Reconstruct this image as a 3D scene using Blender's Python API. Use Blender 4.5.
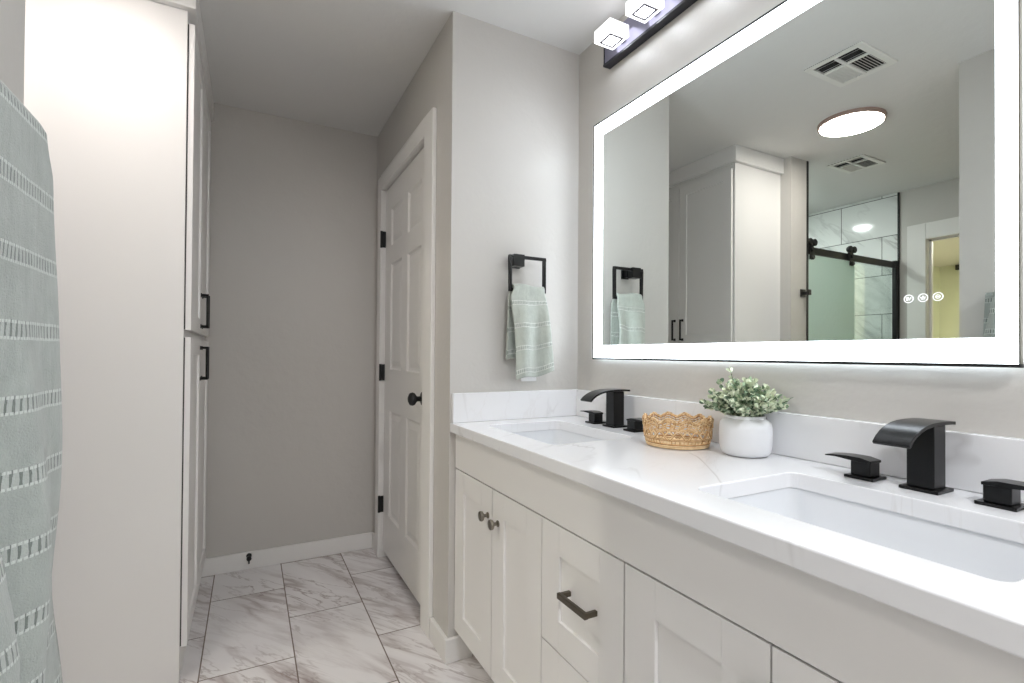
import bpy, bmesh, math, random
from mathutils import Vector, Matrix
R = math.radians
for o in list(bpy.data.objects): bpy.data.objects.remove(o)
S = bpy.context.scene
C = S.collection
random.seed(4)

# ---------------------------------------------------------------- camera, world, exposure
cam_d = bpy.data.cameras.new('camera'); cam = bpy.data.objects.new('camera', cam_d); C.objects.link(cam)
r_ = Vector((0.88422, -0.46701, 0.00709)); u_ = Vector((-0.01062, -0.00491, 0.99993)); f_ = Vector((0.46695, 0.88424, 0.00930))
m = Matrix((( r_.x, u_.x, -f_.x, 0), (r_.y, u_.y, -f_.y, 0), (r_.z, u_.z, -f_.z, 1.1468), (0, 0, 0, 1)))
cam.matrix_world = m
cam_d.sensor_width = 36; cam_d.lens = 496.885 * 36 / 1024
cam_d.shift_x = (512 - 511.52) / 1024; cam_d.shift_y = (349.63 - 341.5) / 1024
cam_d.clip_start = 0.02
S.camera = cam
w = bpy.data.worlds.new('world'); S.world = w; w.use_nodes = True
w.node_tree.nodes['Background'].inputs[0].default_value = (0.9, 0.95, 1, 1)
w.node_tree.nodes['Background'].inputs[1].default_value = 0.4
S.view_settings.view_transform = 'Standard'; S.view_settings.look = 'None'
S.view_settings.exposure = 1.42; S.view_settings.gamma = 1.0; S.view_settings.use_curve_mapping = False

DISC, ENTRY_FILL, SHOWER, LAMP, LED, HALO, HALL_FILL = 15.5, 54.0, 80.0, 9.5, 3.6, 3.5, 130.0   # how bright each fitting is; the behind-camera and bedroom ones are added

# ---------------------------------------------------------------- main dimensions (metres)
H = 2.44
XM, XG, YT, XD, YB = 1.246, 1.220, 1.753, 0.666, 2.993
XC, YC, XL, YW, XS, XT = -0.182, 2.063, -0.646, 1.991, -0.812, -2.065
XP, YP = -0.305, 1.006
YS = -1.4                                                      # the wall behind the camera

# ---------------------------------------------------------------- materials
MATS = {}
def lin(c): return tuple(((v / 255 + .055) / 1.055) ** 2.4 if v > 10 else v / 255 / 12.92 for v in c) + (1,)
class NT:
    def __init__(s, name):
        s.m = bpy.data.materials.new(name); s.m.use_nodes = True; s.t = s.m.node_tree; s.b = s.t.nodes['Principled BSDF']
        MATS[name] = s.m
    def n(s, typ, **k):
        nd = s.t.nodes.new(typ)
        for a, v in k.items():
            if a in nd.bl_rna.properties.keys() and a not in ('inputs',): setattr(nd, a, v)
        return nd
    def l(s, a, b): s.t.links.new(a, b)
    def math(s, op, a, b=None, c=None):
        nd = s.t.nodes.new('ShaderNodeMath'); nd.operation = op
        for i, v in enumerate((a, b, c)):
            if v is None: continue
            if isinstance(v, (int, float)): nd.inputs[i].default_value = v
            else: s.l(v, nd.inputs[i])
        return nd.outputs[0]
    def mix(s, fac, a, b):
        nd = s.t.nodes.new('ShaderNodeMix'); nd.data_type = 'RGBA'
        for k, v in ((0, fac), (6, a), (7, b)):
            if isinstance(v, (int, float, tuple)): nd.inputs[k].default_value = v
            else: s.l(v, nd.inputs[k])
        return nd.outputs[2]
    def noise(s, vec, scale, detail=4, rough=.55, dist=0, dim='3D', w=None):
        nd = s.t.nodes.new('ShaderNodeTexNoise'); nd.noise_dimensions = dim
        if vec is not None: s.l(vec, nd.inputs['Vector'])
        if w is not None: s.l(w, nd.inputs['W'])
        nd.inputs['Scale'].default_value = scale; nd.inputs['Detail'].default_value = detail
        nd.inputs['Roughness'].default_value = rough; nd.inputs['Distortion'].default_value = dist
        return nd.outputs[0]
    def pos(s):
        return s.t.nodes.new('ShaderNodeNewGeometry').outputs['Position']
    def objc(s): return s.t.nodes.new('ShaderNodeTexCoord').outputs['Object']
    def uv(s): return s.t.nodes.new('ShaderNodeTexCoord').outputs['UV']
    def mapping(s, vec, loc=(0,0,0), rot=(0,0,0), sc=(1,1,1)):
        nd = s.t.nodes.new('ShaderNodeMapping'); s.l(vec, nd.inputs[0])
        nd.inputs[1].default_value = loc; nd.inputs[2].default_value = rot; nd.inputs[3].default_value = sc
        return nd.outputs[0]
    def bump(s, h, strength, dist=.002):
        nd = s.t.nodes.new('ShaderNodeBump'); nd.inputs['Strength'].default_value = strength; nd.inputs['Distance'].default_value = dist
        s.l(h, nd.inputs['Height']); s.l(nd.outputs[0], s.b.inputs['Normal'])
    def ramp(s, fac, stops):
        nd = s.t.nodes.new('ShaderNodeValToRGB'); s.l(fac, nd.inputs[0]); e = nd.color_ramp.elements
        while len(e) < len(stops): e.new(.5)
        for i, (p, c) in enumerate(stops): e[i].position = p; e[i].color = c if isinstance(c, tuple) else (c, c, c, 1)
        return nd.outputs[0]
    def set(s, **k):
        for a, v in k.items(): s.b.inputs[a.replace('_', ' ')].default_value = v
        return s

def plain(name, col, rough=.5, metal=0, bump=None, **k):
    n = NT(name).set(Base_Color=lin(col), Roughness=rough, Metallic=metal, **k)
    if bump: n.bump(n.noise(n.pos(), bump[0], 3), bump[1], bump[2])
    return n.m
def emit(name, col, strength):
    n = NT(name).set(Base_Color=(.8,.8,.8,1), Roughness=.4)
    n.b.inputs['Emission Color'].default_value = col; n.b.inputs['Emission Strength'].default_value = strength
    return n.m
def wall_mat(name, col, rough=.55):
    n = NT(name).set(Base_Color=lin(col), Roughness=rough)
    p = n.pos(); a = n.noise(p, 14, 3, .5); b = n.noise(p, 70, 2, .5)
    n.bump(n.math('ADD', n.math('MULTIPLY', a, 1.6), n.math('MULTIPLY', b, .35)), .35, .004)
    return n.m
wall_mat('wall_paint', (202, 198.5, 193.5), .38)
wall_mat('green_wall_paint', (214, 217, 192), .7)
wall_mat('ceiling_paint', (224, 223, 221), .8)
plain('white_trim', (236, 234, 231), .35)
plain('cabinet_white', (235, 233, 231), .38, bump=(9, .08, .002))
plain('door_white', (233, 231, 228), .4)
plain('gap_shade', (60, 56, 52), .8)  # flat dark colour standing in for shade behind cabinet fronts
plain('matte_black', (9, 9, 10), .28, 0, bump=(300, .05, .0005))
MATS['matte_black'].node_tree.nodes['Principled BSDF'].inputs['Specular IOR Level'].default_value = .3
plain('soft_black', (16, 16, 17), .5)
plain('brushed_nickel', (150, 144, 134), .32, 1)
plain('dark_nickel', (104, 98, 88), .35, 1)
plain('porcelain', (228, 230, 233), .08)
plain('vase_ceramic', (226, 227, 230), .55, bump=(45, .12, .002))
plain('vent_white', (232, 231, 227), .5)
plain('vent_dark', (30, 30, 30), .8)
plain('plastic_white', (240, 240, 240), .4)
plain('light_trim', (176, 150, 140), .4)
plain('hall_floor', (150, 130, 110), .6)
emit('ceiling_diffuser', (1, .93, .88, 1), DISC)
emit('entry_fill', (.935, .962, 1, 1), ENTRY_FILL)
emit('shower_diffuser', (.95, 1, .98, 1), SHOWER)
emit('lamp_acrylic', (.96, .97, 1, 1), .9)
emit('lamp_lens', (.88, .93, 1, 1), LAMP)
emit('mirror_led', (.84, .92, 1, 1), LED)
emit('mirror_halo', (.8, .9, 1, 1), HALO)
emit('icon_glow', (.95, .95, 1, 1), .35)
emit('hall_fill', (1, .95, .82, 1), HALL_FILL)
plain('lamp_ring', (110, 104, 112), .4, .3)
n = NT('mirror_silver').set(Base_Color=(.84, .88, .86, 1), Roughness=.0, Metallic=1)
plain('led_plate_black', (26, 26, 34), .3)
plain('plate_metal', (150, 148, 168), .28, .9)

def clear_glass(name, tint, gl=.08):
    n = NT(name); t = n.t; out = t.nodes['Material Output']
    tr = t.nodes.new('ShaderNodeBsdfTransparent'); tr.inputs[0].default_value = tint
    g = t.nodes.new('ShaderNodeBsdfGlossy'); g.inputs['Roughness'].default_value = .02
    lw = t.nodes.new('ShaderNodeLayerWeight'); fr = t.nodes.new('ShaderNodeMath'); fr.operation = 'MULTIPLY_ADD'
    n.l(n.math('POWER', lw.outputs['Facing'], 4.), fr.inputs[0]); fr.inputs[1].default_value = .5; fr.inputs[2].default_value = .03
    mx = t.nodes.new('ShaderNodeMixShader'); n.l(fr.outputs[0], mx.inputs[0]); n.l(tr.outputs[0], mx.inputs[1]); n.l(g.outputs[0], mx.inputs[2])
    n.l(mx.outputs[0], out.inputs[0])
clear_glass('clear_glass', (.93, .97, .95, 1))
n = NT('frosted_glass').set(Base_Color=(.78, .93, .87, 1), Roughness=.55); n.b.inputs['Transmission Weight'].default_value = .6
n.bump(n.noise(n.pos(), 35, 3), .3, .004)

def vein_mask(n, vec, scale, width, detail=5, dist=.6, dim='3D', w=None):
    a = n.noise(vec, scale, detail, .55, dist, dim, w)
    d = n.math('ABSOLUTE', n.math('SUBTRACT', a, .5))
    return n.ramp(d, [(0, 1.), (width, 0.)])
def marble_tile(name, swap, off, bw, bh, base, vein, vein2, grout, mortar, rough, sc, strength=1.0, rot=36):
    n = NT(name).set(Roughness=rough)
    p = n.pos(); sx = n.t.nodes.new('ShaderNodeSeparateXYZ'); n.l(p, sx.inputs[0])
    cb = n.t.nodes.new('ShaderNodeCombineXYZ')
    n.l(n.math('SUBTRACT', sx.outputs[swap[0]], off[0]), cb.inputs[0]); n.l(n.math('SUBTRACT', sx.outputs[swap[1]], off[1]), cb.inputs[1])
    br = n.t.nodes.new('ShaderNodeTexBrick'); n.l(cb.outputs[0], br.inputs['Vector'])
    br.offset = .5; br.offset_frequency = 2
    br.inputs['Scale'].default_value = 1; br.inputs['Mortar Size'].default_value = mortar; br.inputs['Mortar Smooth'].default_value = .1
    br.inputs['Brick Width'].default_value = bw; br.inputs['Row Height'].default_value = bh
    br.inputs['Color1'].default_value = (0, 0, 0, 1); br.inputs['Color2'].default_value = (1, 1, 1, 1); br.inputs['Mortar'].default_value = (.5, .5, .5, 1)
    rnd = n.math('MULTIPLY', br.outputs['Color'], 37.)
    v = n.mapping(n.mapping(cb.outputs[0], rot=(0, 0, R(rot))), sc=(.42, 2.0, 1))
    m1 = vein_mask(n, v, sc, .05, 6, .5, '4D', rnd)
    m2 = vein_mask(n, v, sc * 2.1, .022, 6, .7, '4D', n.math('ADD', rnd, 5.3))
    cloud = n.ramp(n.noise(v, sc * .9, 3, .5, .5, '4D', n.math('ADD', rnd, 9.1)), [(.38, 0.), (.68, 1.)])
    m1b = n.math('MULTIPLY', m1, n.math('MULTIPLY', n.math('ADD', cloud, .18), .85 * strength))
    m2b = n.math('MULTIPLY', m2, n.math('MULTIPLY', n.math('ADD', cloud, .1), .75 * strength))
    wide = vein_mask(n, v, sc, .17, 3, .5, '4D', rnd)
    col = n.mix(n.math('MULTIPLY', wide, n.math('MULTIPLY', cloud, .42 * strength)), lin(base), lin(vein))
    col = n.mix(m1b, col, lin(vein)); col = n.mix(m2b, col, lin(vein2))
    col = n.mix(br.outputs['Fac'], col, lin(grout)); n.l(col, n.b.inputs['Base Color'])
    n.bump(n.math('MULTIPLY', br.outputs['Fac'], -1.), .4, .002)
    return n.m
marble_tile('floor_marble', (1, 0), (2.045, .165), .62, .31, (240, 237, 237), (176, 164, 162), (150, 134, 130), (126, 114, 106), .0025, .22, 3.0)
marble_tile('shower_marble_side', (1, 2), (2.14, .25), .62, .31, (236, 238, 236), (150, 154, 152), (110, 112, 110), (120, 124, 120), .003, .10, 1.1, .6, -40)
marble_tile('shower_marble_back', (0, 2), (-.82, .25), .62, .31, (236, 238, 236), (150, 154, 152), (110, 112, 110), (120, 124, 120), .003, .10, 1.1, .6, -40)

n = NT('quartz').set(Roughness=.16)
v = n.mapping(n.mapping(n.pos(), rot=(0, 0, R(-35))), sc=(.7, 1.8, .6))
a = vein_mask(n, v, 1.3, .012, 5, .7); b = vein_mask(n, v, 3.2, .012, 5, 1.0)
cl = n.ramp(n.noise(v, 2.2, 3), [(.44, 0.), (.66, 1.)])
col = n.mix(n.math('MULTIPLY', a, n.math('MULTIPLY', cl, .62)), lin((238, 238, 240)), lin((160, 154, 151)))
col = n.mix(n.math('MULTIPLY', b, n.math('MULTIPLY', cl, .18)), col, lin((190, 180, 172)))
n.l(col, n.b.inputs['Base Color'])

def towel_mat(name, base, stitch, dark, period, first, band):
    n = NT(name).set(Roughness=.95); n.b.inputs['Sheen Weight'].default_value = .35
    sx = n.t.nodes.new('ShaderNodeSeparateXYZ'); n.l(n.uv(), sx.inputs[0]); u, v = sx.outputs[0], sx.outputs[1]
    wob = n.math('MULTIPLY', n.math('SUBTRACT', n.noise(n.uv(), 9, 2), .5), .006)
    q = n.math('MODULO', n.math('ADD', n.math('ADD', v, wob), 10 * period - first), period)      # 0 at a band's start
    inb = n.math('LESS_THAN', q, band)
    e1 = n.math('LESS_THAN', n.math('ABSOLUTE', n.math('SUBTRACT', q, band)), .0018)
    e0 = n.math('LESS_THAN', n.math('ABSOLUTE', n.math('SUBTRACT', q, .002)), .0018)
    edge = n.math('MAXIMUM', e0, e1)
    uu = n.math('MODULO', n.math('ADD', u, n.math('MULTIPLY', n.math('SUBTRACT', n.noise(n.uv(), 30, 1), .5), .006)), .0085)
    lad = n.math('MULTIPLY', n.math('LESS_THAN', uu, n.math('MULTIPLY', n.noise(n.uv(), 60, 1), .0058)), inb)
    fz = n.noise(n.uv(), 420, 2, .7); fz2 = n.math('MULTIPLY_ADD', n.noise(n.uv(), 26, 4, .6), .55, n.math('MULTIPLY', n.noise(n.mapping(n.uv(), sc=(3.2, .7, 1)), 16, 3, .6, .6), .45))  # terry mottle, plus vertical streaks that paint soft fold shading
    c0 = n.mix(fz2, tuple(x * .60 for x in lin(base)[:3]) + (1,), tuple(min(1, x * 1.3) for x in lin(base)[:3]) + (1,))
    c1 = n.mix(n.math('MULTIPLY', inb, .25), c0, lin(stitch)); c2 = n.mix(n.math('MULTIPLY', lad, .85), c1, lin(dark))
    dash = n.math('GREATER_THAN', n.math('MODULO', u, .005), .0014)
    c3 = n.mix(n.math('MULTIPLY', n.math('MULTIPLY', edge, dash), .8), c2, lin(stitch)); n.l(c3, n.b.inputs['Base Color'])
    h = n.math('ADD', n.math('MULTIPLY', n.math('SUBTRACT', 1, inb), .8), n.math('MULTIPLY', fz, .55))
    h = n.math('SUBTRACT', h, n.math('MULTIPLY', lad, .6)); h = n.math('ADD', h, n.math('MULTIPLY', fz2, 1.6))
    n.bump(n.math('ADD', h, n.math('MULTIPLY', edge, .7)), .9, .0035)
towel_mat('bath_towel_cloth', (168, 175, 170), (212, 218, 213), (96, 106, 100), .0836, .022, .020)
towel_mat('hand_towel_cloth', (186, 192, 183), (234, 236, 230), (128, 138, 128), .087, .017, .017)

n = NT('rattan').set(Roughness=.55)
gi = n.t.nodes.new('ShaderNodeNewGeometry')
cc = n.ramp(n.math('ADD', n.math('MULTIPLY', gi.outputs['Random Per Island'], .6), n.math('MULTIPLY', n.noise(n.objc(), 90, 3), .4)), [(.1, lin((120, 74, 38))), (.4, lin((206, 162, 108))), (.8, lin((246, 224, 184)))])
n.l(cc, n.b.inputs['Base Color'])
n = NT('leaf').set(Roughness=.6)
g = n.t.nodes.new('ShaderNodeNewGeometry')
n.l(n.ramp(g.outputs['Random Per Island'], [(0., lin((72, 98, 72))), (.25, lin((126, 152, 122))), (.42, lin((206, 218, 188))), (1., lin((242, 245, 222)))]), n.b.inputs['Base Color'])
plain('stem_green', (70, 88, 58), .7)

# ---------------------------------------------------------------- mesh helpers
class MB:
    def __init__(s): s.v = []; s.f = []; s.uvs = None
    def box(s, x0, x1, y0, y1, z0, z1):
        x0, x1 = min(x0, x1), max(x0, x1); y0, y1 = min(y0, y1), max(y0, y1); z0, z1 = min(z0, z1), max(z0, z1)
        b = len(s.v)
        s.v += [(x0,y0,z0),(x1,y0,z0),(x1,y1,z0),(x0,y1,z0),(x0,y0,z1),(x1,y0,z1),(x1,y1,z1),(x0,y1,z1)]
        s.f += [tuple(b+i for i in q) for q in ((0,3,2,1),(4,5,6,7),(0,1,5,4),(1,2,6,5),(2,3,7,6),(3,0,4,7))]
        return s
    def tube(s, pts, r, n=8, closed=False):
        pts = [Vector(p) for p in pts]; b = len(s.v); N = len(pts); up0 = Vector((0, 0, 1))
        for i, p in enumerate(pts):
            if closed: d = pts[(i+1) % N] - pts[i-1]
            else: d = pts[min(i+1, N-1)] - pts[max(i-1, 0)]
            d.normalize(); up = up0 if abs(d.z) < .95 else Vector((1, 0, 0))
            a = d.cross(up).normalized(); c = a.cross(d)
            rr = r[i] if isinstance(r, (list, tuple)) else r
            for k in range(n):
                t = 2*math.pi*k/n; s.v.append(tuple(p + a*math.cos(t)*rr + c*math.sin(t)*rr))
        for i in range(N if closed else N-1):
            for k in range(n):
                j = (i+1) % N
                s.f.append((b+i*n+k, b+i*n+(k+1)%n, b+j*n+(k+1)%n, b+j*n+k))
        if not closed:
            s.f.append(tuple(b+k for k in range(n))[::-1]); s.f.append(tuple(b+(N-1)*n+k for k in range(n)))
        return s
    def lathe(s, c, prof, axis='z', n=32, sx=1, sy=1):
        b = len(s.v)
        for (r, h) in prof:
            for k in range(n):
                t = 2*math.pi*k/n; a, d = r*math.cos(t)*sx, r*math.sin(t)*sy
                q = {'z': (a, d, h), 'x': (h, a, d), 'y': (d, h, a)}[axis]
                s.v.append((c[0]+q[0], c[1]+q[1], c[2]+q[2]))
        for i in range(len(prof)-1):
            for k in range(n): s.f.append((b+i*n+k, b+i*n+(k+1)%n, b+(i+1)*n+(k+1)%n, b+(i+1)*n+k))
        s.f.append(tuple(b+k for k in range(n))[::-1]); s.f.append(tuple(b+(len(prof)-1)*n+k for k in range(n)))
        return s
    def prism(s, poly, axis, a0, a1):
        b = len(s.v); n = len(poly)
        for a in (a0, a1):
            for (p, q) in poly: s.v.append({'x': (a, p, q), 'y': (p, a, q), 'z': (p, q, a)}[axis])
        s.f.append(tuple(range(b, b+n))[::-1]); s.f.append(tuple(range(b+n, b+2*n)))
        for i in range(n): j = (i+1) % n; s.f.append((b+i, b+j, b+n+j, b+n+i))
        return s
    def grid(s, nu, nv, fn):
        b = len(s.v); s.uvs = s.uvs or {}
        for j in range(nv+1):
            for i in range(nu+1):
                p, uv = fn(i/nu, j/nv); s.uvs[len(s.v)] = uv; s.v.append(tuple(p))
        for j in range(nv):
            for i in range(nu): s.f.append((b+j*(nu+1)+i, b+j*(nu+1)+i+1, b+(j+1)*(nu+1)+i+1, b+(j+1)*(nu+1)+i))
        return s
    def board(s, O, U, V, N, w, h, t, rects, prof):
        """slab from O spanning w along U, h along V, t along N; each rect of the front is sunk along prof [(inset, depth)]"""
        O, U, V, N = map(Vector, (O, U, V, N))
        us = sorted({0, w, *[a for q in rects for a in (q[0], q[1])]}); vs = sorted({0, h, *[a for q in rects for a in (q[2], q[3])]})
        P = lambda a, b, c: tuple(O + U*a + V*b + N*c)
        def q4(a, b, c, d): k = len(s.v); s.v += [a, b, c, d]; s.f.append((k, k+1, k+2, k+3))
        for i in range(len(us)-1):
            for j in range(len(vs)-1):
                a0, a1, b0, b1 = us[i], us[i+1], vs[j], vs[j+1]
                ins = any(q[0]-1e-6 <= a0 and a1 <= q[1]+1e-6 and q[2]-1e-6 <= b0 and b1 <= q[3]+1e-6 for q in rects)
                if not ins: q4(P(a0,b0,t), P(a1,b0,t), P(a1,b1,t), P(a0,b1,t))
                q4(P(a0,b1,0), P(a1,b1,0), P(a1,b0,0), P(a0,b0,0))
        for q in rects:
            loops = []
            for (ins, dep) in [(0, 0)] + (prof if len(q) == 4 else q[4]):
                loops.append([P(q[0]+ins, q[2]+ins, t-dep), P(q[1]-ins, q[2]+ins, t-dep), P(q[1]-ins, q[3]-ins, t-dep), P(q[0]+ins, q[3]-ins, t-dep)])
            for a, b in zip(loops, loops[1:]):
                for k in range(4): q4(a[k], a[(k+1)%4], b[(k+1)%4], b[k])
            q4(*loops[-1])
        for i in range(len(us)-1):
            a0, a1 = us[i], us[i+1]; q4(P(a0,0,0), P(a1,0,0), P(a1,0,t), P(a0,0,t)); q4(P(a1,h,0), P(a0,h,0), P(a0,h,t), P(a1,h,t))
        for j in range(len(vs)-1):
            b0, b1 = vs[j], vs[j+1]; q4(P(0,b1,0), P(0,b0,0), P(0,b0,t), P(0,b1,t)); q4(P(w,b0,0), P(w,b1,0), P(w,b1,t), P(w,b0,t))
        return s
    def build(s, name, mat, parent=None, bevel=0, smooth=False, solid=0, merge=True):
        root = parent
        while root is not None and root.parent is not None: root = root.parent
        vs = [Vector(v) for v in s.v]
        if root is not None: off = Vector(root.location)
        else:
            xs, ys, zs = zip(*[tuple(v) for v in vs]); off = Vector(((min(xs)+max(xs))/2, (min(ys)+max(ys))/2, min(zs)))
        me = bpy.data.meshes.new(name); me.from_pydata([v-off for v in vs], [], s.f)
        if s.uvs:
            ul = me.uv_layers.new(name='UVMap')
            for lp in me.loops: ul.data[lp.index].uv = s.uvs.get(lp.vertex_index, (0, 0))
        bm = bmesh.new(); bm.from_mesh(me)
        if merge: bmesh.ops.remove_doubles(bm, verts=bm.verts, dist=1e-6)
        bmesh.ops.recalc_face_normals(bm, faces=bm.faces)
        for f in bm.faces: f.smooth = smooth
        bm.to_mesh(me); bm.free()
        if smooth:
            try: me.set_sharp_from_angle(angle=R(38))
            except Exception: pass
        me.materials.append(MATS[mat])
        o = bpy.data.objects.new(name, me); C.objects.link(o)
        if parent is not None: o.parent = parent
        else: o.location = off
        if solid: md = o.modifiers.new('thickness', 'SOLIDIFY'); md.thickness = solid; md.offset = 0
        if bevel:
            md = o.modifiers.new('bevel', 'BEVEL'); md.width = bevel; md.segments = 2; md.limit_method = 'ANGLE'; md.angle_limit = R(40)
        return o
def tag(o, label=None, cat=None, group=None, kind=None):
    for k, v in (('label', label), ('category', cat), ('group', group), ('kind', kind)):
        if v: o[k] = v
    return o
def thing(name, loc, label, cat, group=None, kind=None):
    o = bpy.data.objects.new(name, None); o.location = loc; o.empty_display_size = .05; C.objects.link(o)
    return tag(o, label, cat, group, kind)
def copy_tree(o, loc=None, parent=None):
    c = o.copy(); C.objects.link(c); c.parent = parent
    if loc is not None: c.location = loc
    for ch in list(o.children): copy_tree(ch, None, c)
    return c
def struct(name, mb, mat, label=None, bevel=0):
    return tag(mb.build(name, mat, bevel=bevel), label, None, None, 'structure')

# ---------------------------------------------------------------- room shell
T = .1
struct('floor', MB().box(XT-T, XM+T, YS-T, YB+T, -.05, 0), 'floor_marble', 'white marble-look tile floor with grey veins')
struct('ceiling', MB().box(XT-T, XM+T, YS-T, YB+T, H, H+.05), 'ceiling_paint', 'flat painted ceiling')
struct('wall_right', MB().box(XM, XM+T, YS-T, YB+T, 0, H), 'wall_paint', 'pale textured wall behind the lit mirror')
struct('wall_towel', MB().box(XD, XM, YT, YT+T, 0, H), 'wall_paint', 'short pale wall with the small towel ring')
dY0, dY1, dZ = 2.035, 2.82, 2.07                                   # doorway of the six panel door
mb = MB().box(XD, XD+T, YT+T, dY0-.02, 0, H).box(XD, XD+T, dY1+.02, YB, 0, H).box(XD, XD+T, dY0-.02, dY1+.02, dZ+.02, H)
struct('wall_door', mb, 'wall_paint', 'beige wall around the white six panel door')
struct('wall_back', MB().box(XT-T, XM, YB, YB+T, 0, H), 'wall_paint', 'beige wall at the end of the passage')
struct('wall_shower', MB().box(XS, XL, YW, YB, 0, H), 'wall_paint', 'wall between linen cabinet and shower')
struct('wall_partition', MB().box(XP-.12, XP, YS, YP, 0, H), 'wall_paint', 'partition wall behind the bath towel')
oY0, oY1, oZ = 1.08, 1.845, 2.035
mb = MB().box(XT-T, XT, YS, oY0-.015, 0, H).box(XT-T, XT, oY1+.015, YB, 0, H).box(XT-T, XT, oY0-.015, oY1+.015, oZ+.015, H)
struct('wall_left', mb, 'wall_paint', 'far left wall with an open doorway, seen in the mirror')
struct('wall_front', MB().box(XT-T, XM, YS-T, YS, 0, H), 'wall_paint', 'wall behind the camera')
# bedroom beyond the open doorway
bx0, bx1, by0, by1 = -6.3, XT-T, .6, 3.43
struct('floor_bedroom', MB().box(bx0, bx1, by0, by1, -.05, 0), 'hall_floor')
struct('ceiling_bedroom', MB().box(bx0, bx1, by0, by1, H, H+.05), 'ceiling_paint')
struct('wall_bedroom_far', MB().box(bx0-T, bx0, by0, by1, 0, H), 'green_wall_paint')
struct('wall_bedroom_back', MB().box(bx0-T, bx1, by1, by1+T, 0, H), 'green_wall_paint')
struct('wall_bedroom_front', MB().box(bx0-T, bx1, by0-T, by0, 0, H), 'green_wall_paint')
struct('wall_bedroom_near', MB().box(bx1-.02, bx1, YB+T, by1, 0, H), 'green_wall_paint')
l = thing('ceiling_light', (-4.4, 1.5, H), 'round ceiling light added to brighten the room beyond the doorway', 'ceiling light')  # lamp added to light the bedroom glimpsed through the doorway
MB().lathe((-4.4, 1.5, H), [(.17, 0), (.17, -.03), (.16, -.035)]).build('housing', 'vent_white', l, smooth=True)
MB().lathe((-4.4, 1.5, H), [(.15, -.034), (.15, -.05), (.13, -.058)]).build('diffuser', 'hall_fill', l, smooth=True)

# baseboards
bh, bt = .09, .015
def bb(name, *a): return struct(name, MB().box(*a, 0, bh), 'white_trim', bevel=.003)
bb('baseboard_back', XL, XD, YB-bt, YB)
bb('baseboard_towel', XD-bt, .76, YT-bt, YT)
bb('baseboard_door', XD-bt, XD, YT, 1.92)
bb('baseboard_door_far', XD-bt, XD, 2.892, YB-bt)
bb('baseboard_right', XM-bt, XM, YS, .13)
bb('baseboard_partition', XP, XP+bt, YS, YP)
bb('baseboard_partition_end', XP-.12-bt, XP+bt, YP, YP+bt)
bb('baseboard_left', XT, XT+bt, YS, .98)
bb('baseboard_shower', XS, XL, YW-bt, YW)
bb('baseboard_front', XP+bt, XM-bt, YS, YS+bt)

# door casings
c1, c2, cz = 1.925, 2.888, 2.148
struct('trim_1', MB().box(XD-.018, XD, c1, dY0, 0, cz).box(XD-.018, XD, dY1, c2, 0, cz).box(XD-.018, XD, dY0, dY1, dZ, cz), 'white_trim', 'white casing around the six panel door', .003)
struct('trim_2', MB().box(XD, XD+T, dY0-.02, dY0, 0, dZ+.02).box(XD, XD+T, dY1, dY1+.02, 0, dZ+.02).box(XD, XD+T, dY0, dY1, dZ, dZ+.02), 'white_trim', 'white door jamb of the six panel door')
struct('trim_3', MB().box(XT, XT+.018, .97, oY0, 0, 2.155).box(XT, XT+.018, oY1, 1.965, 0, 2.155).box(XT, XT+.018, oY0, oY1, oZ, 2.155), 'white_trim', 'white casing of the open doorway, seen in the mirror', .003)
struct('trim_4', MB().box(XT-T, XT, oY0-.015, oY0, 0, oZ+.015).box(XT-T, XT, oY1-.0, oY1+.015, 0, oZ+.015).box(XT-T, XT, oY0, oY1, oZ, oZ+.015)
       .box(XT-.06, XT-.045, oY0, oY0+.012, 0, oZ).box(XT-.06, XT-.045, oY1-.012, oY1, 0, oZ).box(XT-.06, XT-.045, oY0, oY1, oZ-.012, oZ), 'white_trim', 'jamb of the open doorway')

# six panel door
d = thing('door_1', (XD+.012, dY0, .0), 'white six panel door with black knob and hinges', None, None, 'structure')
sw, sh, z0 = dY1-dY0-.006, dZ-.045, .04
rows = [(.26-z0, .835-z0), (1.06-z0, 1.635-z0), (1.735-z0, 1.935-z0)]
st, ml = .12, .10; pw = (sw-2*st-ml)/2
rects = [(a, a+pw, r0, r1) for (r0, r1) in rows for a in (st, st+pw+ml)]
MB().board((XD+.047, dY0+.003, z0), (0,1,0), (0,0,1), (-1,0,0), sw, sh, .035, rects, [(.008, .009), (.018, .010), (.045, .003)]).build('door_slab', 'door_white', d)
hx = XD+.012
kn = MB().lathe((hx, dY0+.065, .95), [(.032, 0), (.032, -.006), (.028, -.010), (.012, -.012), (.011, -.03), (.016, -.036), (.026, -.043), (.029, -.052), (.026, -.062), (.014, -.069), (.002, -.071)], 'x', 28)
tag(kn.build('door_knob', 'soft_black', d, smooth=True), 'round matte black knob')
for z in (1.79, 1.04, .30):
    h = MB().box(XD-.006, hx+.001, dY1-.006, dY1+.02, z-.045, z+.045).tube([(XD-.012, dY1-.001, z-.047), (XD-.012, dY1-.001, z+.047)], .0065, 10)
    h.build('hinge', 'soft_black', d)

# door stop on the far baseboard
d = thing('door_stop', (.011, YB-bt, .06), 'small black door stop on the far white baseboard', 'door stop')
MB().lathe((.011, YB-bt, .072), [(.013, 0), (.013, -.005), (.007, -.008), (.006, -.03)], 'y', 16).build('base', 'soft_black', d, smooth=True)
MB().lathe((.011, YB-bt, .072), [(.006, -.03), (.011, -.032), (.012, -.048), (.008, -.052)], 'y', 16).tube([(.011, YB-.04, .07), (.011, YB-.045, .04)], .004).build('tip', 'soft_black', d, smooth=True)

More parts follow.
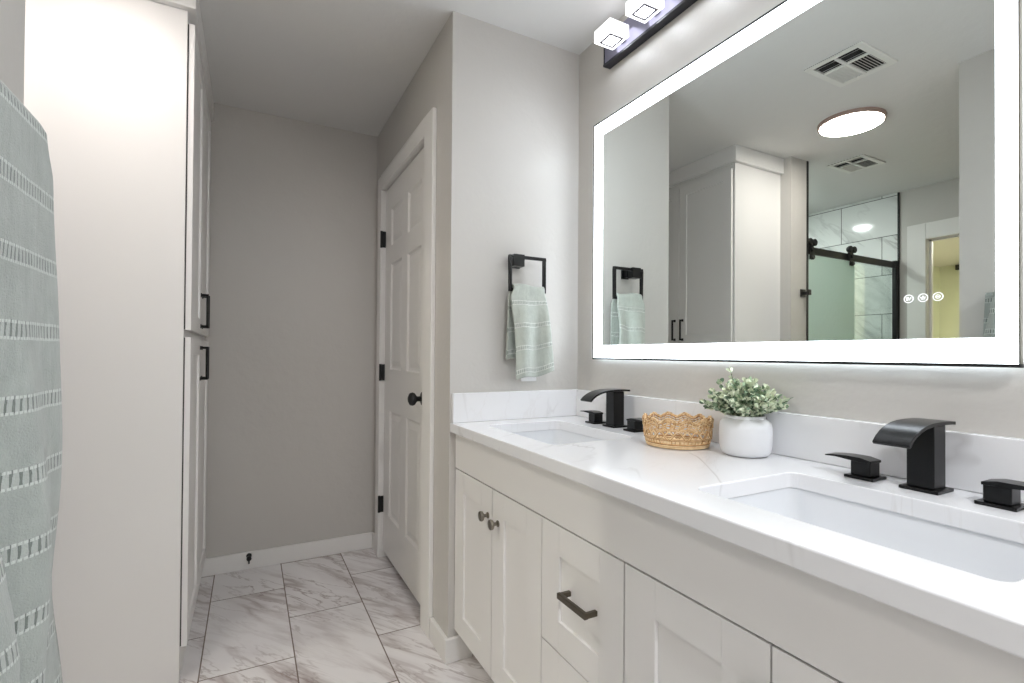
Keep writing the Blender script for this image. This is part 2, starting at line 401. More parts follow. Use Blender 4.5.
# ---------------------------------------------------------------- linen cabinet
cab = thing('linen_cabinet', ((XL+XC)/2, 2.5, 0), 'tall white linen cabinet with shaker doors and black pulls at left', 'cabinet')
xc = XC-.021; y1 = 2.93
MB().box(XL+.001, xc, YC, YB-.001, 0, 2.36).build('carcass', 'cabinet_white', cab)
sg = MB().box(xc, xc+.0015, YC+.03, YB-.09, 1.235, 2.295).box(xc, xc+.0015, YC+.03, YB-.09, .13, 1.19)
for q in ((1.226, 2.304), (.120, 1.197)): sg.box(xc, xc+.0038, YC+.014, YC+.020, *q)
sg.build('door_gap_shade', 'gap_shade', cab)  # dark strips that draw the shade in the gaps around the doors
cr = MB().box(XL+.001, XC+.006, YC-.025, YB-.001, 2.342, H-.001)
cr.build('crown', 'cabinet_white', cab, bevel=.002)
ym = 2.495
def pull(par, x, y, za, zb, s=1, w=.005, mat='matte_black'):
    mb = MB().box(x, x+.028*s, y-w, y+w, za, za+.010).box(x, x+.028*s, y-w, y+w, zb-.010, zb).box(x+.020*s, x+.029*s, y-w, y+w, za, zb)
    mb.box(x, x+.004*s, y-.008, y+.008, za-.003, za+.014).box(x, x+.004*s, y-.008, y+.008, zb-.014, zb+.003)
    return tag(mb.build('pull_handle', mat, par, bevel=.001), 'black square bar pull')
for (ya, yb, hy) in ((YC+.012, ym-.002, ym-.035), (ym+.002, y1, ym+.035)):
    for (za, zb, hz) in ((1.224, 2.306, (1.25, 1.392)), (.118, 1.199, (1.03, 1.170))):
        W, Hh = yb-ya, zb-za
        dr = MB().board((xc+.004, ya, za), (0,1,0), (0,0,1), (1,0,0), W, Hh, .017, [(.06, W-.06, .062, Hh-.062)], [(.002, .008)]).build('door', 'cabinet_white', cab)
        pull(dr, XC, hy, *hz)

# ---------------------------------------------------------------- vanity
XV, VY0, VY1, ZC = .690, .14, YT-.001, .889
van = thing('vanity_cabinet', (.95, .95, 0), 'long white shaker vanity cabinet under the quartz countertop', 'cabinet')
MB().box(XV+.021, XM-.001, VY0, VY0+.018, .105, .853).box(XV+.021, XM-.001, VY1-.018, VY1, .105, .853).box(XV+.021, XM-.001, VY0+.018, VY1-.018, .105, .123).box(XV+.021, XV+.04, VY0+.018, VY1-.018, .123, .853).box(XM-.013, XM-.001, VY0+.018, VY1-.018, .123, .853).box(XV+.08, XM-.001, VY0+.01, VY1, 0, .105).build('carcass', 'cabinet_white', van)
MB().box(XV+.0195, XV+.021, VY0+.01, VY1-.01, .115, .84).build('shadow_gap', 'gap_shade', van)  # dark sheet that puts shade into the seams between the fronts
MB().box(XV, XV+.02, VY0, VY1, .7205, .8535).build('false_front', 'cabinet_white', van, bevel=.0015)
MB().box(XV+.001, XV+.0205, VY0, VY0+.015, .105, .7205).build('end_stile', 'cabinet_white', van)
def vdoor(name, ya, yb, za, zb, st=.08, rl=.075):
    W, Hh = yb-ya, zb-za
    return MB().board((XV+.02, yb, za), (0,-1,0), (0,0,1), (-1,0,0), W, Hh, .02, [(st, W-st, rl, Hh-rl)] + [(a, a+.0011, b, c, [(.0004, .0006)]) for a in (st, W-st-.0011) for (b, c) in ((.001, rl-.001), (Hh-rl+.001, Hh-.001))], [(.0015, .007)]).build(name, 'cabinet_white', van)
def knob(par, y, z):
    mb = MB().lathe((XV, y, z), [(.010, 0), (.010, -.003), (.005, -.005), (.0055, -.014), (.015, -.020), (.0165, -.025), (.015, -.029), (.004, -.031)], 'x', 24)
    tag(mb.build('knob', 'brushed_nickel', par, smooth=True), 'small round brushed nickel knob')
zb_, zt_ = .118, .7165
a = vdoor('door', 1.4335, 1.749, zb_, zt_); knob(a, 1.462, .625)
a = vdoor('door', 1.1285, 1.4295, zb_, zt_); knob(a, 1.388, .620)
a = vdoor('door', .4765, .7985, zb_, zt_, .085); knob(a, .505, .632)
a = vdoor('door', .158, .4725, zb_, zt_, .085); knob(a, .443, .632)
for (za, zb) in ((.4045, zt_), (zb_, .4005)):
    a = vdoor('drawer', .8035, 1.1255, za, zb)
    zc = (za+zb)/2+.012; yc = .944
    mb = MB().box(XV-.03, XV, yc+.046, yc+.056, zc-.006, zc+.006).box(XV-.03, XV, yc-.056, yc-.046, zc-.006, zc+.006).box(XV-.036, XV-.026, yc-.056, yc+.056, zc-.007, zc+.007)
    tag(mb.build('pull_handle', 'dark_nickel', a, bevel=.0015), 'bronze-grey square bar pull')

# countertop with two sink openings
XF, CY0 = .667, .12
sinks = [(1.20, 1.635), (.237, .69)]; sx0, sx1 = .768, 1.075
def round_rect(x0, x1, y0, y1, r, n=6):
    pts = []
    for (cx, cy, a) in ((x1-r, y1-r, 0), (x0+r, y1-r, 90), (x0+r, y0+r, 180), (x1-r, y0+r, 270)):
        for k in range(n+1): t = R(a+90*k/n); pts.append((cx+r*math.cos(t), cy+r*math.sin(t)))
    return pts
bm = bmesh.new()
def loop(pts, z): vs = [bm.verts.new((x, y, z)) for x, y in pts]; return [bm.edges.new((vs[i], vs[(i+1) % len(vs)])) for i in range(len(vs))], vs
es = []; e, v0 = loop([(XF, CY0), (XM-.001, CY0), (XM-.001, VY1), (XF, VY1)], ZC); es += e
for (a, b) in sinks: e, _ = loop(round_rect(sx0, sx1, a, b, .022), ZC); es += e
bmesh.ops.triangle_fill(bm, use_beauty=True, use_dissolve=False, edges=es)
for (a, b) in sinks:
    for f in [f for f in bm.faces if sx0 < f.calc_center_median().x < sx1 and a < f.calc_center_median().y < b]: bm.faces.remove(f)
ext = bmesh.ops.extrude_face_region(bm, geom=list(bm.faces))
for v in ext['geom']:
    if isinstance(v, bmesh.types.BMVert): v.co.z -= .035
bmesh.ops.recalc_face_normals(bm, faces=bm.faces)
cx_, cy_ = (XF+XM)/2, (CY0+VY1)/2
for v in bm.verts: v.co -= Vector((cx_, cy_, ZC-.035))
me = bpy.data.meshes.new('countertop'); bm.to_mesh(me); bm.free(); me.materials.append(MATS['quartz'])
o = bpy.data.objects.new('countertop', me); C.objects.link(o); o.location = (cx_, cy_, ZC-.035)
md = o.modifiers.new('bevel', 'BEVEL'); md.width = .003; md.segments = 3; md.limit_method = 'ANGLE'; md.angle_limit = R(50)
tag(o, 'white quartz countertop with faint grey veins and two sink cutouts', 'countertop')
tag(MB().box(XM-.02, XM-.0005, CY0, VY1-.02, ZC+.0005, 1.0).build('backsplash', 'quartz', bevel=.002), 'long white quartz backsplash below the lit mirror', 'backsplash', 'countertop splashes')
tag(MB().box(XD+.006, XM-.0005, VY1-.0195, VY1, ZC+.0005, 1.0).build('side_splash', 'quartz', bevel=.002), 'short white quartz side splash below the hand towel', 'backsplash', 'countertop splashes')

def sink(a, b, label):
    s = thing('sink', ((sx0+sx1)/2, (a+b)/2, .70), label, 'sink', 'undermount sinks')
    mb = MB(); zr = ZC-.0355
    prof = [(-.035, zr-.012), (-.035, zr), (-.004, zr), (-.003, zr-.01), (.004, zr-.04), (.012, zr-.10), (.03, zr-.125), (.07, zr-.135), (.12, zr-.138)]
    L = []
    for (ins, z) in prof:
        r = max(.01, .03-ins*.3) if ins > -.03 else .03
        L.append([(x, y, z) for x, y in round_rect(sx0+ins, sx1-ins, a+ins, b-ins, max(.010, min(r, .03)), 6)])
    base = len(mb.v); n = len(L[0])
    for lp in L: mb.v += lp
    for i in range(len(L)-1):
        for k in range(n): mb.f.append((base+i*n+k, base+i*n+(k+1)%n, base+(i+1)*n+(k+1)%n, base+(i+1)*n+k))
    mb.f.append(tuple(base+(len(L)-1)*n+k for k in range(n)))
    o = mb.build('basin', 'porcelain', s, smooth=True); md = o.modifiers.new('thickness', 'SOLIDIFY'); md.thickness = .008; md.offset = -1
    MB().lathe(((sx0+sx1)/2, (a+b)/2, zr-.138), [(.024, 0), (.024, .003), (.018, .004), (.016, .001), (.012, .006), (.002, .007)], 'z', 24).build('drain', 'soft_black', s, smooth=True)
sink(*sinks[0], 'white rectangular undermount sink at the far end, before the hand towel')
sink(*sinks[1], 'white rectangular undermount sink nearest the camera, under the right faucet')

# faucets (waterfall) and their separate lever handles
def faucet(y, label):
    f = thing('faucet', (1.168, y, ZC), label, 'faucet', 'black waterfall faucets')
    MB().box(1.136, 1.200, y-.032, y+.032, ZC+.0003, ZC+.0065).build('base_plate', 'matte_black', f, bevel=.001)
    MB().box(1.145, 1.191, y-.0225, y+.0225, ZC+.006, 1.016).build('post', 'matte_black', f, bevel=.0015)
    top = []; 
    path = [(1.213, 1.0225), (1.19, 1.024), (1.155, 1.0245), (1.125, 1.0235), (1.100, 1.0205), (1.080, 1.0155), (1.062, 1.0080), (1.047, .9985), (1.036, .9880)]
    for i, (x, z) in enumerate(path):
        a = path[max(i-1, 0)]; b = path[min(i+1, len(path)-1)]; dx, dz = b[0]-a[0], b[1]-a[1]; l = math.hypot(dx, dz)
        top.append((x, z, dz/l, -dx/l))
    poly = [(x, z) for x, z, _, _ in top] + [(x-nx*.0065, z-nz*.0065) for x, z, nx, nz in reversed(top)]
    MB().prism(poly, 'y', y-.030, y+.030).build('spout', 'matte_black', f, bevel=.0008, smooth=True)
    return f
f0 = faucet(.480, 'black waterfall faucet with two levers at the near sink, right of the potted plant')
def handle(f, y, s):
    h = MB().box(1.143, 1.181, y-.019, y+.019, ZC+.006, ZC+.036).build('faucet_handle', 'matte_black', f, bevel=.0015)
    MB().box(1.134, 1.190, y-.028, y+.028, ZC+.0003, ZC+.006).build('base_plate', 'matte_black', h, bevel=.001)
    a = [(-.021, .0345), (-.021, .040), (0, .0445), (.03, .0445), (.055, .0425), (.072, .0400), (.072, .0375), (.05, .0385), (.02, .0360)]
    MB().prism([(y+s*p, ZC+q) for p, q in a], 'x', 1.1415, 1.1825).build('lever', 'matte_black', h, bevel=.0008, smooth=True)
handle(f0, .585, 1); handle(f0, .368, -1)
f1 = copy_tree(f0, (1.168, 1.41, ZC)); tag(f1, 'black waterfall faucet with two levers at the far sink, left of the woven basket')

# ---------------------------------------------------------------- lit mirror
MY0, MY1, MZ0, MZ1 = .3600, 1.612, 1.129, 2.069
IY0, IY1, IZ0, IZ1 = .394, 1.552, 1.184, 2.011
mr = thing('led_mirror', (XM, (MY0+MY1)/2, MZ0), 'large rectangular mirror with a glowing white border above the sinks', 'mirror')
def ring(mb, x0, x1, o, i):
    (a0, a1, b0, b1), (c0, c1, d0, d1) = o, i
    return mb.box(x0, x1, a0, a1, b0, d0).box(x0, x1, a0, a1, d1, b1).box(x0, x1, a0, c0, d0, d1).box(x0, x1, c1, a1, d0, d1)
MB().box(XG-.002, XG+.013, MY0, MY1, MZ0, MZ0+.0065).box(XG-.002, XG+.013, MY0, MY1, MZ1-.0055, MZ1).box(XG-.002, XG+.013, MY1-.005, MY1, MZ0+.0065, MZ1-.0055).build('frame', 'soft_black', mr)
tag(MB().box(XG-.0005, XG+.0125, MY0+.0005, MY0+.003, MZ0+.0065, MZ1-.0055).build('edge_strip', 'brushed_nickel', mr), 'pale metal side edge')
MB().box(XG+.001, XG+.012, MY0+.003, MY1-.003, MZ0+.003, MZ1-.003).build('backing', 'mirror_silver', mr)
MB().box(XG, XG+.0015, IY0, IY1, IZ0, IZ1).build('mirror_glass', 'mirror_silver', mr)
ring(MB(), XG-.0002, XG+.001, (MY0+.003, MY1-.005, MZ0+.0065, MZ1-.0055), (IY0, IY1, IZ0, IZ1)).build('light_border', 'mirror_led', mr)
ring(MB(), XG+.0125, XM-.0005, (MY0+.012, MY1-.012, MZ0+.012, MZ1-.012), (MY0+.018, MY1-.018, MZ0+.018, MZ1-.018)).build('halo_strip', 'mirror_halo', mr)
for k, y in enumerate((.531, .506, .481)):
    z = 1.2685; x = XG-.0008
    c = [(x, y+.0080*math.cos(t), z+.0080*math.sin(t)) for t in [2*math.pi*i/28 for i in range(28)]]
    b = MB().tube(c, .0007, 5, True)
    if k == 0: b.tube([(x, y+.004, z-.003), (x, y+.001, z+.004), (x, y-.001, z-.003), (x, y-.004, z+.003)], .0006, 5); b.tube([(x, y+.004, z+.0035), (x, y+.002, z-.0035)], .0005, 5)
    if k == 1: b.tube([(x, y+.004, z+.002), (x, y+.002, z-.003), (x, y-.002, z-.003), (x, y-.004, z+.002)], .0006, 5); b.tube([(x, y, z-.001), (x, y, z+.004)], .0006, 5)
    if k == 2:
        b.tube([(x, y+.0035*math.cos(t), z+.0035*math.sin(t)) for t in [2*math.pi*i/14 for i in range(14)]], .0006, 5, True); b.tube([(x, y-.0015, z), (x, y+.0015, z)], .001, 5)
    b.build('touch_button', 'icon_glow', mr)

# ---------------------------------------------------------------- vanity light bar
vl = thing('vanity_light', (XM, 1.17, 2.275), 'black vanity light bar with glowing square lamps above the mirror', 'wall light')
MB().box(XM-.030, XM-.0005, .802, 1.541, 2.279, 2.385).build('backplate', 'plate_metal', vl, bevel=.0015)
MB().box(XM-.034, XM-.0005, .798, 1.545, 2.272, 2.2805).box(XM-.032, XM-.0005, 1.5405, 1.545, 2.28, 2.386).build('edge_trim', 'led_plate_black', vl)
for y in (1.435, 1.262, 1.089, .916):
    MB().box(XM-.05, XM-.03, y-.012, y+.012, 2.31, 2.334).build('arm', 'led_plate_black', vl)
    c = MB().box(1.119, 1.207, y-.046, y+.046, 2.300, 2.345).build('lamp_block', 'lamp_acrylic', vl, bevel=.003)
    mb = MB(); q0, q1, a0, a1 = 1.132, 1.194, y-.032, y+.032; t = .0085
    mb.box(q0, q1, a0, a0+t, 2.2985, 2.3002).box(q0, q1, a1-t, a1, 2.2985, 2.3002).box(q0, q0+t, a0+t, a1-t, 2.2985, 2.3002).box(q1-t, q1, a0+t, a1-t, 2.2985, 2.3002)
    mb.build('lens_ring', 'lamp_ring', c)
    MB().box(q0+t, q1-t, a0+t, a1-t, 2.2990, 2.3002).build('lens', 'lamp_lens', c)

# ---------------------------------------------------------------- ceiling fittings
def disc(x, y, r, label, mat, trim='light_trim'):
    l = thing('ceiling_light', (x, y, H), label, 'ceiling light')
    MB().lathe((x, y, H), [(r+.006, -.0005), (r+.006, -.018), (r, -.021), (r-.004, -.021)], 'z', 48).build('trim_ring', trim, l, smooth=True)
    MB().lathe((x, y, H), [(r-.004, -.019), (r-.004, -.0225), (r-.02, -.024)], 'z', 48).build('diffuser', mat, l, smooth=True)
disc(-.467, 1.535, .152, 'round flush ceiling light reflected in the mirror between two vents', 'ceiling_diffuser')
disc(.45, -.75, .152, 'round flush fill light added on the ceiling behind the camera', 'entry_fill')  # unseen fitting, added to brighten the room from behind the camera
disc(-1.2, 2.72, .07, 'small round ceiling light inside the shower', 'shower_diffuser', 'vent_white')

def vent(x0, x1, y0, y1, label, slats):
    v = thing('ceiling_vent', ((x0+x1)/2, (y0+y1)/2, H), label, 'vent', 'ceiling vents')
    xm, ym = (x0+x1)/2, (y0+y1)/2; b = .028; zt = H-.0005
    mb = MB()
    mb.box(x0, x1, y0, y0+b, H-.009, zt).box(x0, x1, y1-b, y1, H-.009, zt).box(x0, x0+b, y0+b, y1-b, H-.009, zt).box(x1-b, x1, y0+b, y1-b, H-.009, zt)
    mb.box(x0+b, x1-b, ym-.006, ym+.006, H-.010, zt).box(xm+.025, xm+.037, y0+b, y1-b, H-.0095, zt)
    mb.build('frame', 'vent_white', v, bevel=.002)
    MB().box(x0+b, x1-b, y0+b, y1-b, H-.0016, H-.0006).build('opening', 'vent_dark', v)
    for (ya, yb, s) in ((y0+b, ym-.006, -1), (ym+.006, y1-b, 1)):
        n = slats
        for k in range(n):                                          # slats across the wide bay
            y = ya + (yb-ya)*(k+.5)/n; w = (yb-ya)/n*.30
            p = [(y-w, H-.002), (y-w+.0015, H-.002), (y+w*s*.4+w*.6, H-.0095), (y+w*s*.4+w*.6-.0015, H-.0095)] if s > 0 else [(y+w*1.3, H-.002), (y+w*1.3-.0015, H-.002), (y-w*1.3, H-.009), (y-w*1.3+.0015, H-.009)]
            MB().prism(p, 'x', x0+b, xm+.025).build('slat', 'vent_white', v)
        for k in range(2):
            x = xm+.037 + (x1-b-xm-.037)*(k+.5)/2
            MB().prism([(x-.006, H-.002), (x-.0045, H-.002), (x+.004, H-.008), (x+.0025, H-.008)], 'y', ya, yb).build('slat', 'vent_white', v)
vent(-.045, .243, 1.12, 1.36, 'white slatted ceiling vent nearest the mirror, above the ceiling light reflection', 7)
vent(-1.275, -1.005, 1.745, 1.975, 'white slatted ceiling vent beyond the round light, toward the shower', 9)

# ---------------------------------------------------------------- towel ring and hand towel
tr = thing('towel_ring', (.925, YT, 1.51), 'black square towel ring on the short wall, holding the hand towel', 'towel ring')
MB().box(.918, .958, YT-.008, YT-.0005, 1.490, 1.530).build('wall_plate', 'matte_black', tr, bevel=.0015)
MB().box(.900, .946, YT-.066, YT-.030, 1.489, 1.535).box(.914, .950, YT-.032, YT-.007, 1.494, 1.528).build('post', 'matte_black', tr)
ry = YT-.056; g = .012
MB().box(.882, 1.047, ry-g/2, ry+g/2, 1.520, 1.532).box(.882, .894, ry-g/2, ry+g/2, 1.402, 1.520).box(1.035, 1.047, ry-g/2, ry+g/2, 1.402, 1.520).box(.882, 1.047, ry-g/2, ry+g/2, 1.390, 1.402).build('ring', 'matte_black', tr, bevel=.001)

def sm(a, b, x): t = max(0, min(1, (x-a)/(b-a))); return t*t*(3-2*t)
def hand(u, v):
    Lb, Lf, rr = .275, .345, .0135                                   # back layer, front layer, over the ring's bar
    tot = Lb + math.pi*rr + Lf; s = v*tot; zt = 1.402
    k = 0
    if s < Lb: z = zt-(Lb-s); y = ry+rr; f = (Lb-s)/Lb; side = 1
    elif s < Lb+math.pi*rr: a = (s-Lb)/rr; z = zt+rr*math.sin(a); y = ry+rr*math.cos(a); f = 0; side = 0
    else: k = s-Lb-math.pi*rr; z = zt-k; y = ry-rr; f = k/Lf; side = -1
    w = .137 + .018*sm(0, .12, f); x0 = .897 - .008*sm(0, .1, f) + (0 if side >= 0 else (.022*sm(0, 1, f)-.006*sm(0,.1,f))) - (.006*f if side > 0 else 0)
    x = x0 + w*u
    y += side*(.006+.016*sm(0, .6, f))*(.5-.5*math.cos(u*9.0+f*1.5)) *sm(0, .25, f) * (.9 if side < 0 else .45)
    y -= side*-.012*sm(0, .5, f) if side < 0 else 0
    if side < 0: z += .030*(u-.3)*f + .006*math.sin(u*8)*f; x += .006*math.sin(f*5+u*2)*f
    else: z += .004*math.sin(u*6)
    return (x, y, z), (u*.2, s)
ht = thing('hand_towel', (.97, ry, 1.06), 'small sage green hand towel with stitched bands hanging from the towel ring', 'towel', 'sage green towels')
MB().grid(36, 110, hand).build('towel_cloth', 'hand_towel_cloth', ht, smooth=True, solid=.007)

op = thing('outlet_cover', (.985, YT, 1.055), 'white wall outlet cover mostly hidden behind the hand towel', 'outlet')
MB().box(.968, 1.038, YT-.007, YT-.0005, 1.038, 1.153).build('plate', 'plastic_white', op, bevel=.002)
MB().box(.987, 1.019, YT-.009, YT-.006, 1.062, 1.13).build('receptacle', 'plastic_white', op, bevel=.001)

# ---------------------------------------------------------------- bath towel on the partition
tb = thing('towel_bar', (XP, .62, 1.418), 'black towel bar under the large bath towel on the partition', 'towel bar')
MB().tube([(XP+.055, .40, 1.418), (XP+.055, .83, 1.418)], .008, 12).build('bar', 'matte_black', tb)
for y in (.408,): MB().box(XP+.0005, XP+.055, y-.008, y+.008, 1.411, 1.425).box(XP+.0005, XP+.008, y-.02, y+.02, 1.398, 1.438).build('post', 'matte_black', tb)
def bath(u, v):
    rr = .0165; Lb = .82; Lf = .90; tot = Lb+math.pi*rr+Lf; s = v*tot; zt = 1.418; bx = XP+.055
    if s < Lb: z = zt-(Lb-s); x = bx-rr; f = (Lb-s)/Lf; side = -1
    elif s < Lb+math.pi*rr: a = (s-Lb)/rr; z = zt+rr*math.sin(a); x = bx-rr*math.cos(a); f = 0; side = 0
    else: k = s-Lb-math.pi*rr; z = zt-k; x = bx+rr; f = k/Lf; side = 1
    ymax = .858 + .024*sm(0, .06, f) + .042*sm(.04, .35, f) + .062*sm(.3, 1, f) if side >= 0 else .905+.04*f
    ymin = .44 - .02*f
    y = ymin + (ymax-ymin)*u
    if side >= 0:
        e = sm(.90, 1, u); z -= .004*(sm(.88, 1, u)**2)*(1-sm(0, .05, f))
        x -= .016*e**3
        x += .013*math.sin(y*24+f*2.2)*sm(.05, .6, f)*(1-e) + .006*math.sin(y*61-f*4)*sm(.1, .5, f)
        yc = .695 + .05*(1-f)                                       # the long fold at the bottom
        x += .024*sm(.38, .75, f)*(1-sm(yc-.008, yc+.010, y)) - .012*sm(.3, .7, f)*sm(yc-.01, yc+.01, y)*(1-sm(yc+.01, yc+.10, y))
        x += .005*math.sin(f*13+y*9)*f
    x = max(x, XP+.008)
    return (x, y, z), (y, s)
bt_ = thing('bath_towel', (XP+.05, .7, .55), 'large sage green bath towel with stitched bands hanging at the left edge', 'towel', 'sage green towels')
MB().grid(90, 200, bath).build('towel_cloth', 'bath_towel_cloth', bt_, smooth=True, solid=.009)

# ---------------------------------------------------------------- woven basket
bc = (1.094, 1.045, ZC)
bk = thing('woven_basket', bc, 'small round woven rattan basket on the counter between faucet and plant', 'basket')
r0, r1 = .083, .0925; hb = .074
def rad(z): return r0 + (r1-r0)*min(1, z/.03)
def circ(z, r, n=96, amp=0, lob=12, ph=0, ra=0, rl=0):
    return [(bc[0]+(r+ra*math.cos(rl*t))*math.cos(t), bc[1]+(r+ra*math.cos(rl*t))*math.sin(t), bc[2]+z+amp*math.cos(lob*t+ph)) for t in [2*math.pi*i/n for i in range(n)]]
MB().lathe(bc, [(.001, .0006), (.080, .0006), (.083, .003), (.080, .005), (.001, .005)], 'z', 48).build('base', 'rattan', bk)
mb = MB()
for k in range(3): mb.tube(circ(.004+.0048*k, rad(.004+.0048*k)), .0026, 6, True)
for k in range(52):
    t = 2*math.pi*k/52; mb.tube([(bc[0]+rad(z)*math.cos(t), bc[1]+rad(z)*math.sin(t), bc[2]+z) for z in (.012, .019, .024)], .0017, 5)
for k in range(2): mb.tube(circ(.0255+.0035*k, rad(.026)), .0024, 6, True)
mb.build('lower_band', 'rattan', bk, smooth=True)
mb = MB()
for ph in (0, math.pi):
    for dz in (-.0022, .0022):
        mb.tube(circ(.0385+dz, r1-.001+(.0015 if ph else -.0015), 240, .0105, 12, ph), .0015, 5, True)
for ph in (0, math.pi): mb.tube(circ(.0535, r1, 240, .0035, 24, ph, .0015, 24), .0014, 5, True)
mb.build('lattice', 'rattan', bk, smooth=True)
mb = MB()
for j, dz in enumerate((0, .0062, .0124)):
    mb.tube(circ(.060+dz, r1+.001, 240, .0042, 12, .0, .0015*(-1)**j, 36), .0021, 6, True)
for ph in (0, 2.1, 4.2): mb.tube([(p[0], p[1], p[2]+.0022*math.sin(48*i*2*math.pi/288+ph)) for i, p in enumerate(circ(.0765, r1+.0015, 288, .0050, 12, 0, .002, 48))], .0024, 6, True)
for k in range(54):
    t = 2*math.pi*k/54; zz = .0042*math.cos(12*t)
    mb.tube([(bc[0]+(r1+.003)*math.cos(t+dt), bc[1]+(r1+.003)*math.sin(t+dt), bc[2]+z+zz) for z, dt in ((.058, -.025), (.066, 0), (.077, .03))], .0014, 5)
mb.build('rim', 'rattan', bk, smooth=True)

# ---------------------------------------------------------------- potted plant
pc = (1.148, .863, ZC)
pp = thing('potted_plant', pc, 'small leafy pale green plant in a round white ceramic pot', 'plant')
MB().lathe(pc, [(.001, .0006), (.046, .0006), (.055, .004), (.060, .012), (.063, .026), (.064, .050), (.0635, .072), (.061, .084), (.054, .092), (.048, .096), (.0475, .103), (.044, .104), (.043, .098), (.040, .094), (.001, .093)], 'z', 48).build('pot', 'vase_ceramic', pp, smooth=True)
st_ = MB(); fo = MB()
random.seed(11)
def leaf(mb, p, d, L, W):
    d = d.normalized(); up = Vector((random.uniform(-1, 1), random.uniform(-1, 1), random.uniform(.2, 1))); a = d.cross(up).normalized(); n_ = a.cross(d)
    b = len(mb.v)
    for (t, w_, h_) in ((0, .12, 0), (.3, .85, .10), (.6, 1, .14), (.85, .6, .08)):
        mb.v.append(tuple(p+d*L*t - a*W*w_*.5 + n_*L*h_)); mb.v.append(tuple(p+d*L*t + n_*L*(h_-.09))); mb.v.append(tuple(p+d*L*t + a*W*w_*.5 + n_*L*h_))
    mb.v.append(tuple(p+d*L))
    for i in range(3):
        k = b+3*i; mb.f += [(k, k+1, k+4, k+3), (k+1, k+2, k+5, k+4)]
    k = b+9; mb.f += [(k, k+1, k+3), (k+1, k+2, k+3)]
NS = 92
for i in range(NS):
    az = random.uniform(0, 2*math.pi); tilt = (i/NS)**.6*1.28
    L = .098 - .004*tilt + random.uniform(-.012, .008)
    if i in (3,): az, tilt, L = 2.6, .25, .128
    b0 = Vector(pc) + Vector((random.uniform(-.02, .02), random.uniform(-.02, .02), .095))
    d0 = Vector((math.cos(az)*math.sin(tilt), math.sin(az)*math.sin(tilt), math.cos(tilt)*.85+.12))
    pts = []
    for k in range(8):
        q = k/7; p = b0 + d0*L*q + Vector((0, 0, -.010*q*q*math.sin(tilt))); pts.append(p)
    st_.tube(pts, .0011, 5)
    for k in range(1, 8):
        q = k/7; dd = (pts[k]-pts[k-1]).normalized()
        for s in range(4):
            a = random.uniform(0, 6.28); side = Vector((math.cos(a), math.sin(a), random.uniform(-.3, .6)))
            leaf(fo, pts[k]+dd*random.uniform(-.006, .006), dd*.55+side, random.uniform(.011, .017), random.uniform(.009, .013))
    leaf(fo, pts[-1], d0, .016, .010)
for v in range(len(fo.v)):                                          # keep clear of the backsplash
    x, y, z = fo.v[v]
    if z < 1.01: z2 = max(z, ZC+.085); fo.v[v] = (min(x, XM-.026), y, z2)
    else: fo.v[v] = (min(x, XM-.006), y, z)
for v in range(len(st_.v)):
    x, y, z = st_.v[v]; st_.v[v] = (min(x, XM-.026 if z < 1.01 else XM-.006), y, z)
st_.build('stems', 'stem_green', pp); fo.build('foliage', 'leaf', pp, smooth=True, merge=False)

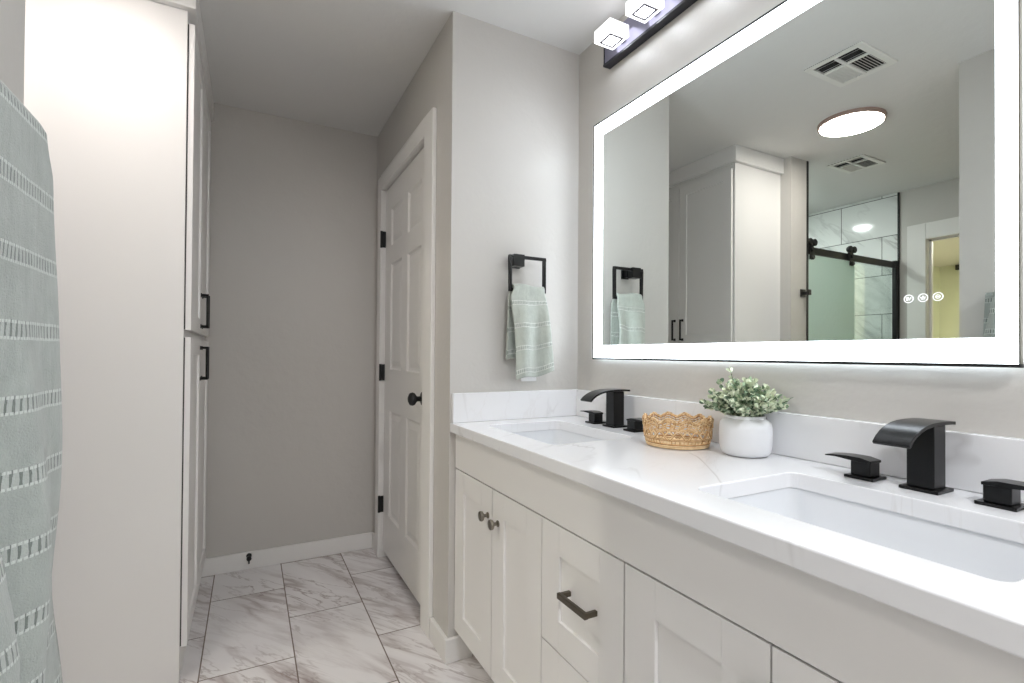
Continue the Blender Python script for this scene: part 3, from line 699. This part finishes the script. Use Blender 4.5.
# ---------------------------------------------------------------- shower (seen in the mirror)
struct('wall_shower_tile', MB().box(XT, XT+.010, 2.03, YB-.01, 0, H), 'shower_marble_side', 'large white marble tiles with grey veins on the shower wall')
struct('wall_shower_tile_back', MB().box(XT, XS, YB-.010, YB, 0, H), 'shower_marble_back')
struct('wall_shower_tile_side', MB().box(XS-.010, XS, YW+.01, YB-.01, 0, H), 'shower_marble_side')
struct('trim_5', MB().box(XT, XT+.014, 2.020, 2.030, 0, H-.001), 'soft_black', 'thin black tile edge strip at the far end of the shower')
struct('trim_6', MB().box(XS-.016, XS+.001, YW-.004, YW+.008, 0, H-.001), 'soft_black', 'thin black tile edge strip beside the robe hook')
struct('trim_7', MB().box(XT+.015, XS-.02, 2.00, 2.10, 0, .11), 'shower_marble_back', 'low tiled shower curb')
gy = 2.035
sd = thing('shower_door', (-1.44, gy, .11), 'sliding glass shower door on a black rail, seen in the mirror', 'shower door')
MB().box(XT+.045, XS-.022, gy-.006, gy+.010, 1.842, 1.890).build('rail', 'soft_black', sd, bevel=.002)
MB().box(XT+.018, XT+.05, gy-.012, gy+.016, .112, 1.90).build('post', 'soft_black', sd, bevel=.002)
MB().box(XS-.034, XS-.0205, gy-.012, gy+.03, 1.80, 1.92).build('rail_bracket', 'soft_black', sd, bevel=.002)
tag(MB().box(XT+.05, -1.36, gy+.018, gy+.026, .112, 1.885).build('fixed_panel', 'clear_glass', sd), 'clear glass panel')
g2 = tag(MB().box(-1.42, XS-.036, gy-.022, gy-.014, .13, 1.832).build('sliding_panel', 'frosted_glass', sd), 'green tinted frosted glass panel')
for x in (-.90, -1.375):
    hm = MB().box(x-.020, x+.020, gy-.027, gy-.010, 1.800, 1.905)
    for xx, z, r in ((x-.024, 1.915, .024), (x+.024, 1.915, .024), (x, 1.866, .016), (x-.002, 1.815, .017)): hm.lathe((xx, gy-.040, z), [(r*.8, 0), (r, .004), (r, .016), (r*.7, .030)], 'y', 18)
    hm.build('roller_hanger', 'soft_black', sd)
rh = thing('robe_hook', (-.765, YW, 1.56), 'small square black robe hook on the wall beside the shower', 'hook')
MB().box(-.790, -.742, YW-.010, YW-.0005, 1.535, 1.585).build('wall_plate', 'soft_black', rh, bevel=.0015)
MB().box(-.775, -.757, YW-.045, YW-.009, 1.551, 1.569).box(-.780, -.752, YW-.052, YW-.044, 1.545, 1.580).build('hook_arm', 'soft_black', rh, bevel=.001)

# black curtain rod in the bedroom beyond the doorway
cd = thing('curtain_rod', (bx0, 2.4, 2.375), 'black curtain rod end glimpsed through the doorway in the mirror', 'curtain rod')
MB().box(bx0+.08, bx0+.11, 1.4, 3.19, 2.365, 2.395).build('rod', 'soft_black', cd)
MB().box(bx0+.06, bx0+.13, 3.13, 3.20, 2.355, 2.425).build('finial', 'soft_black', cd)
MB().box(bx0+.0005, bx0+.08, 3.05, 3.08, 2.36, 2.40).build('bracket', 'soft_black', cd)
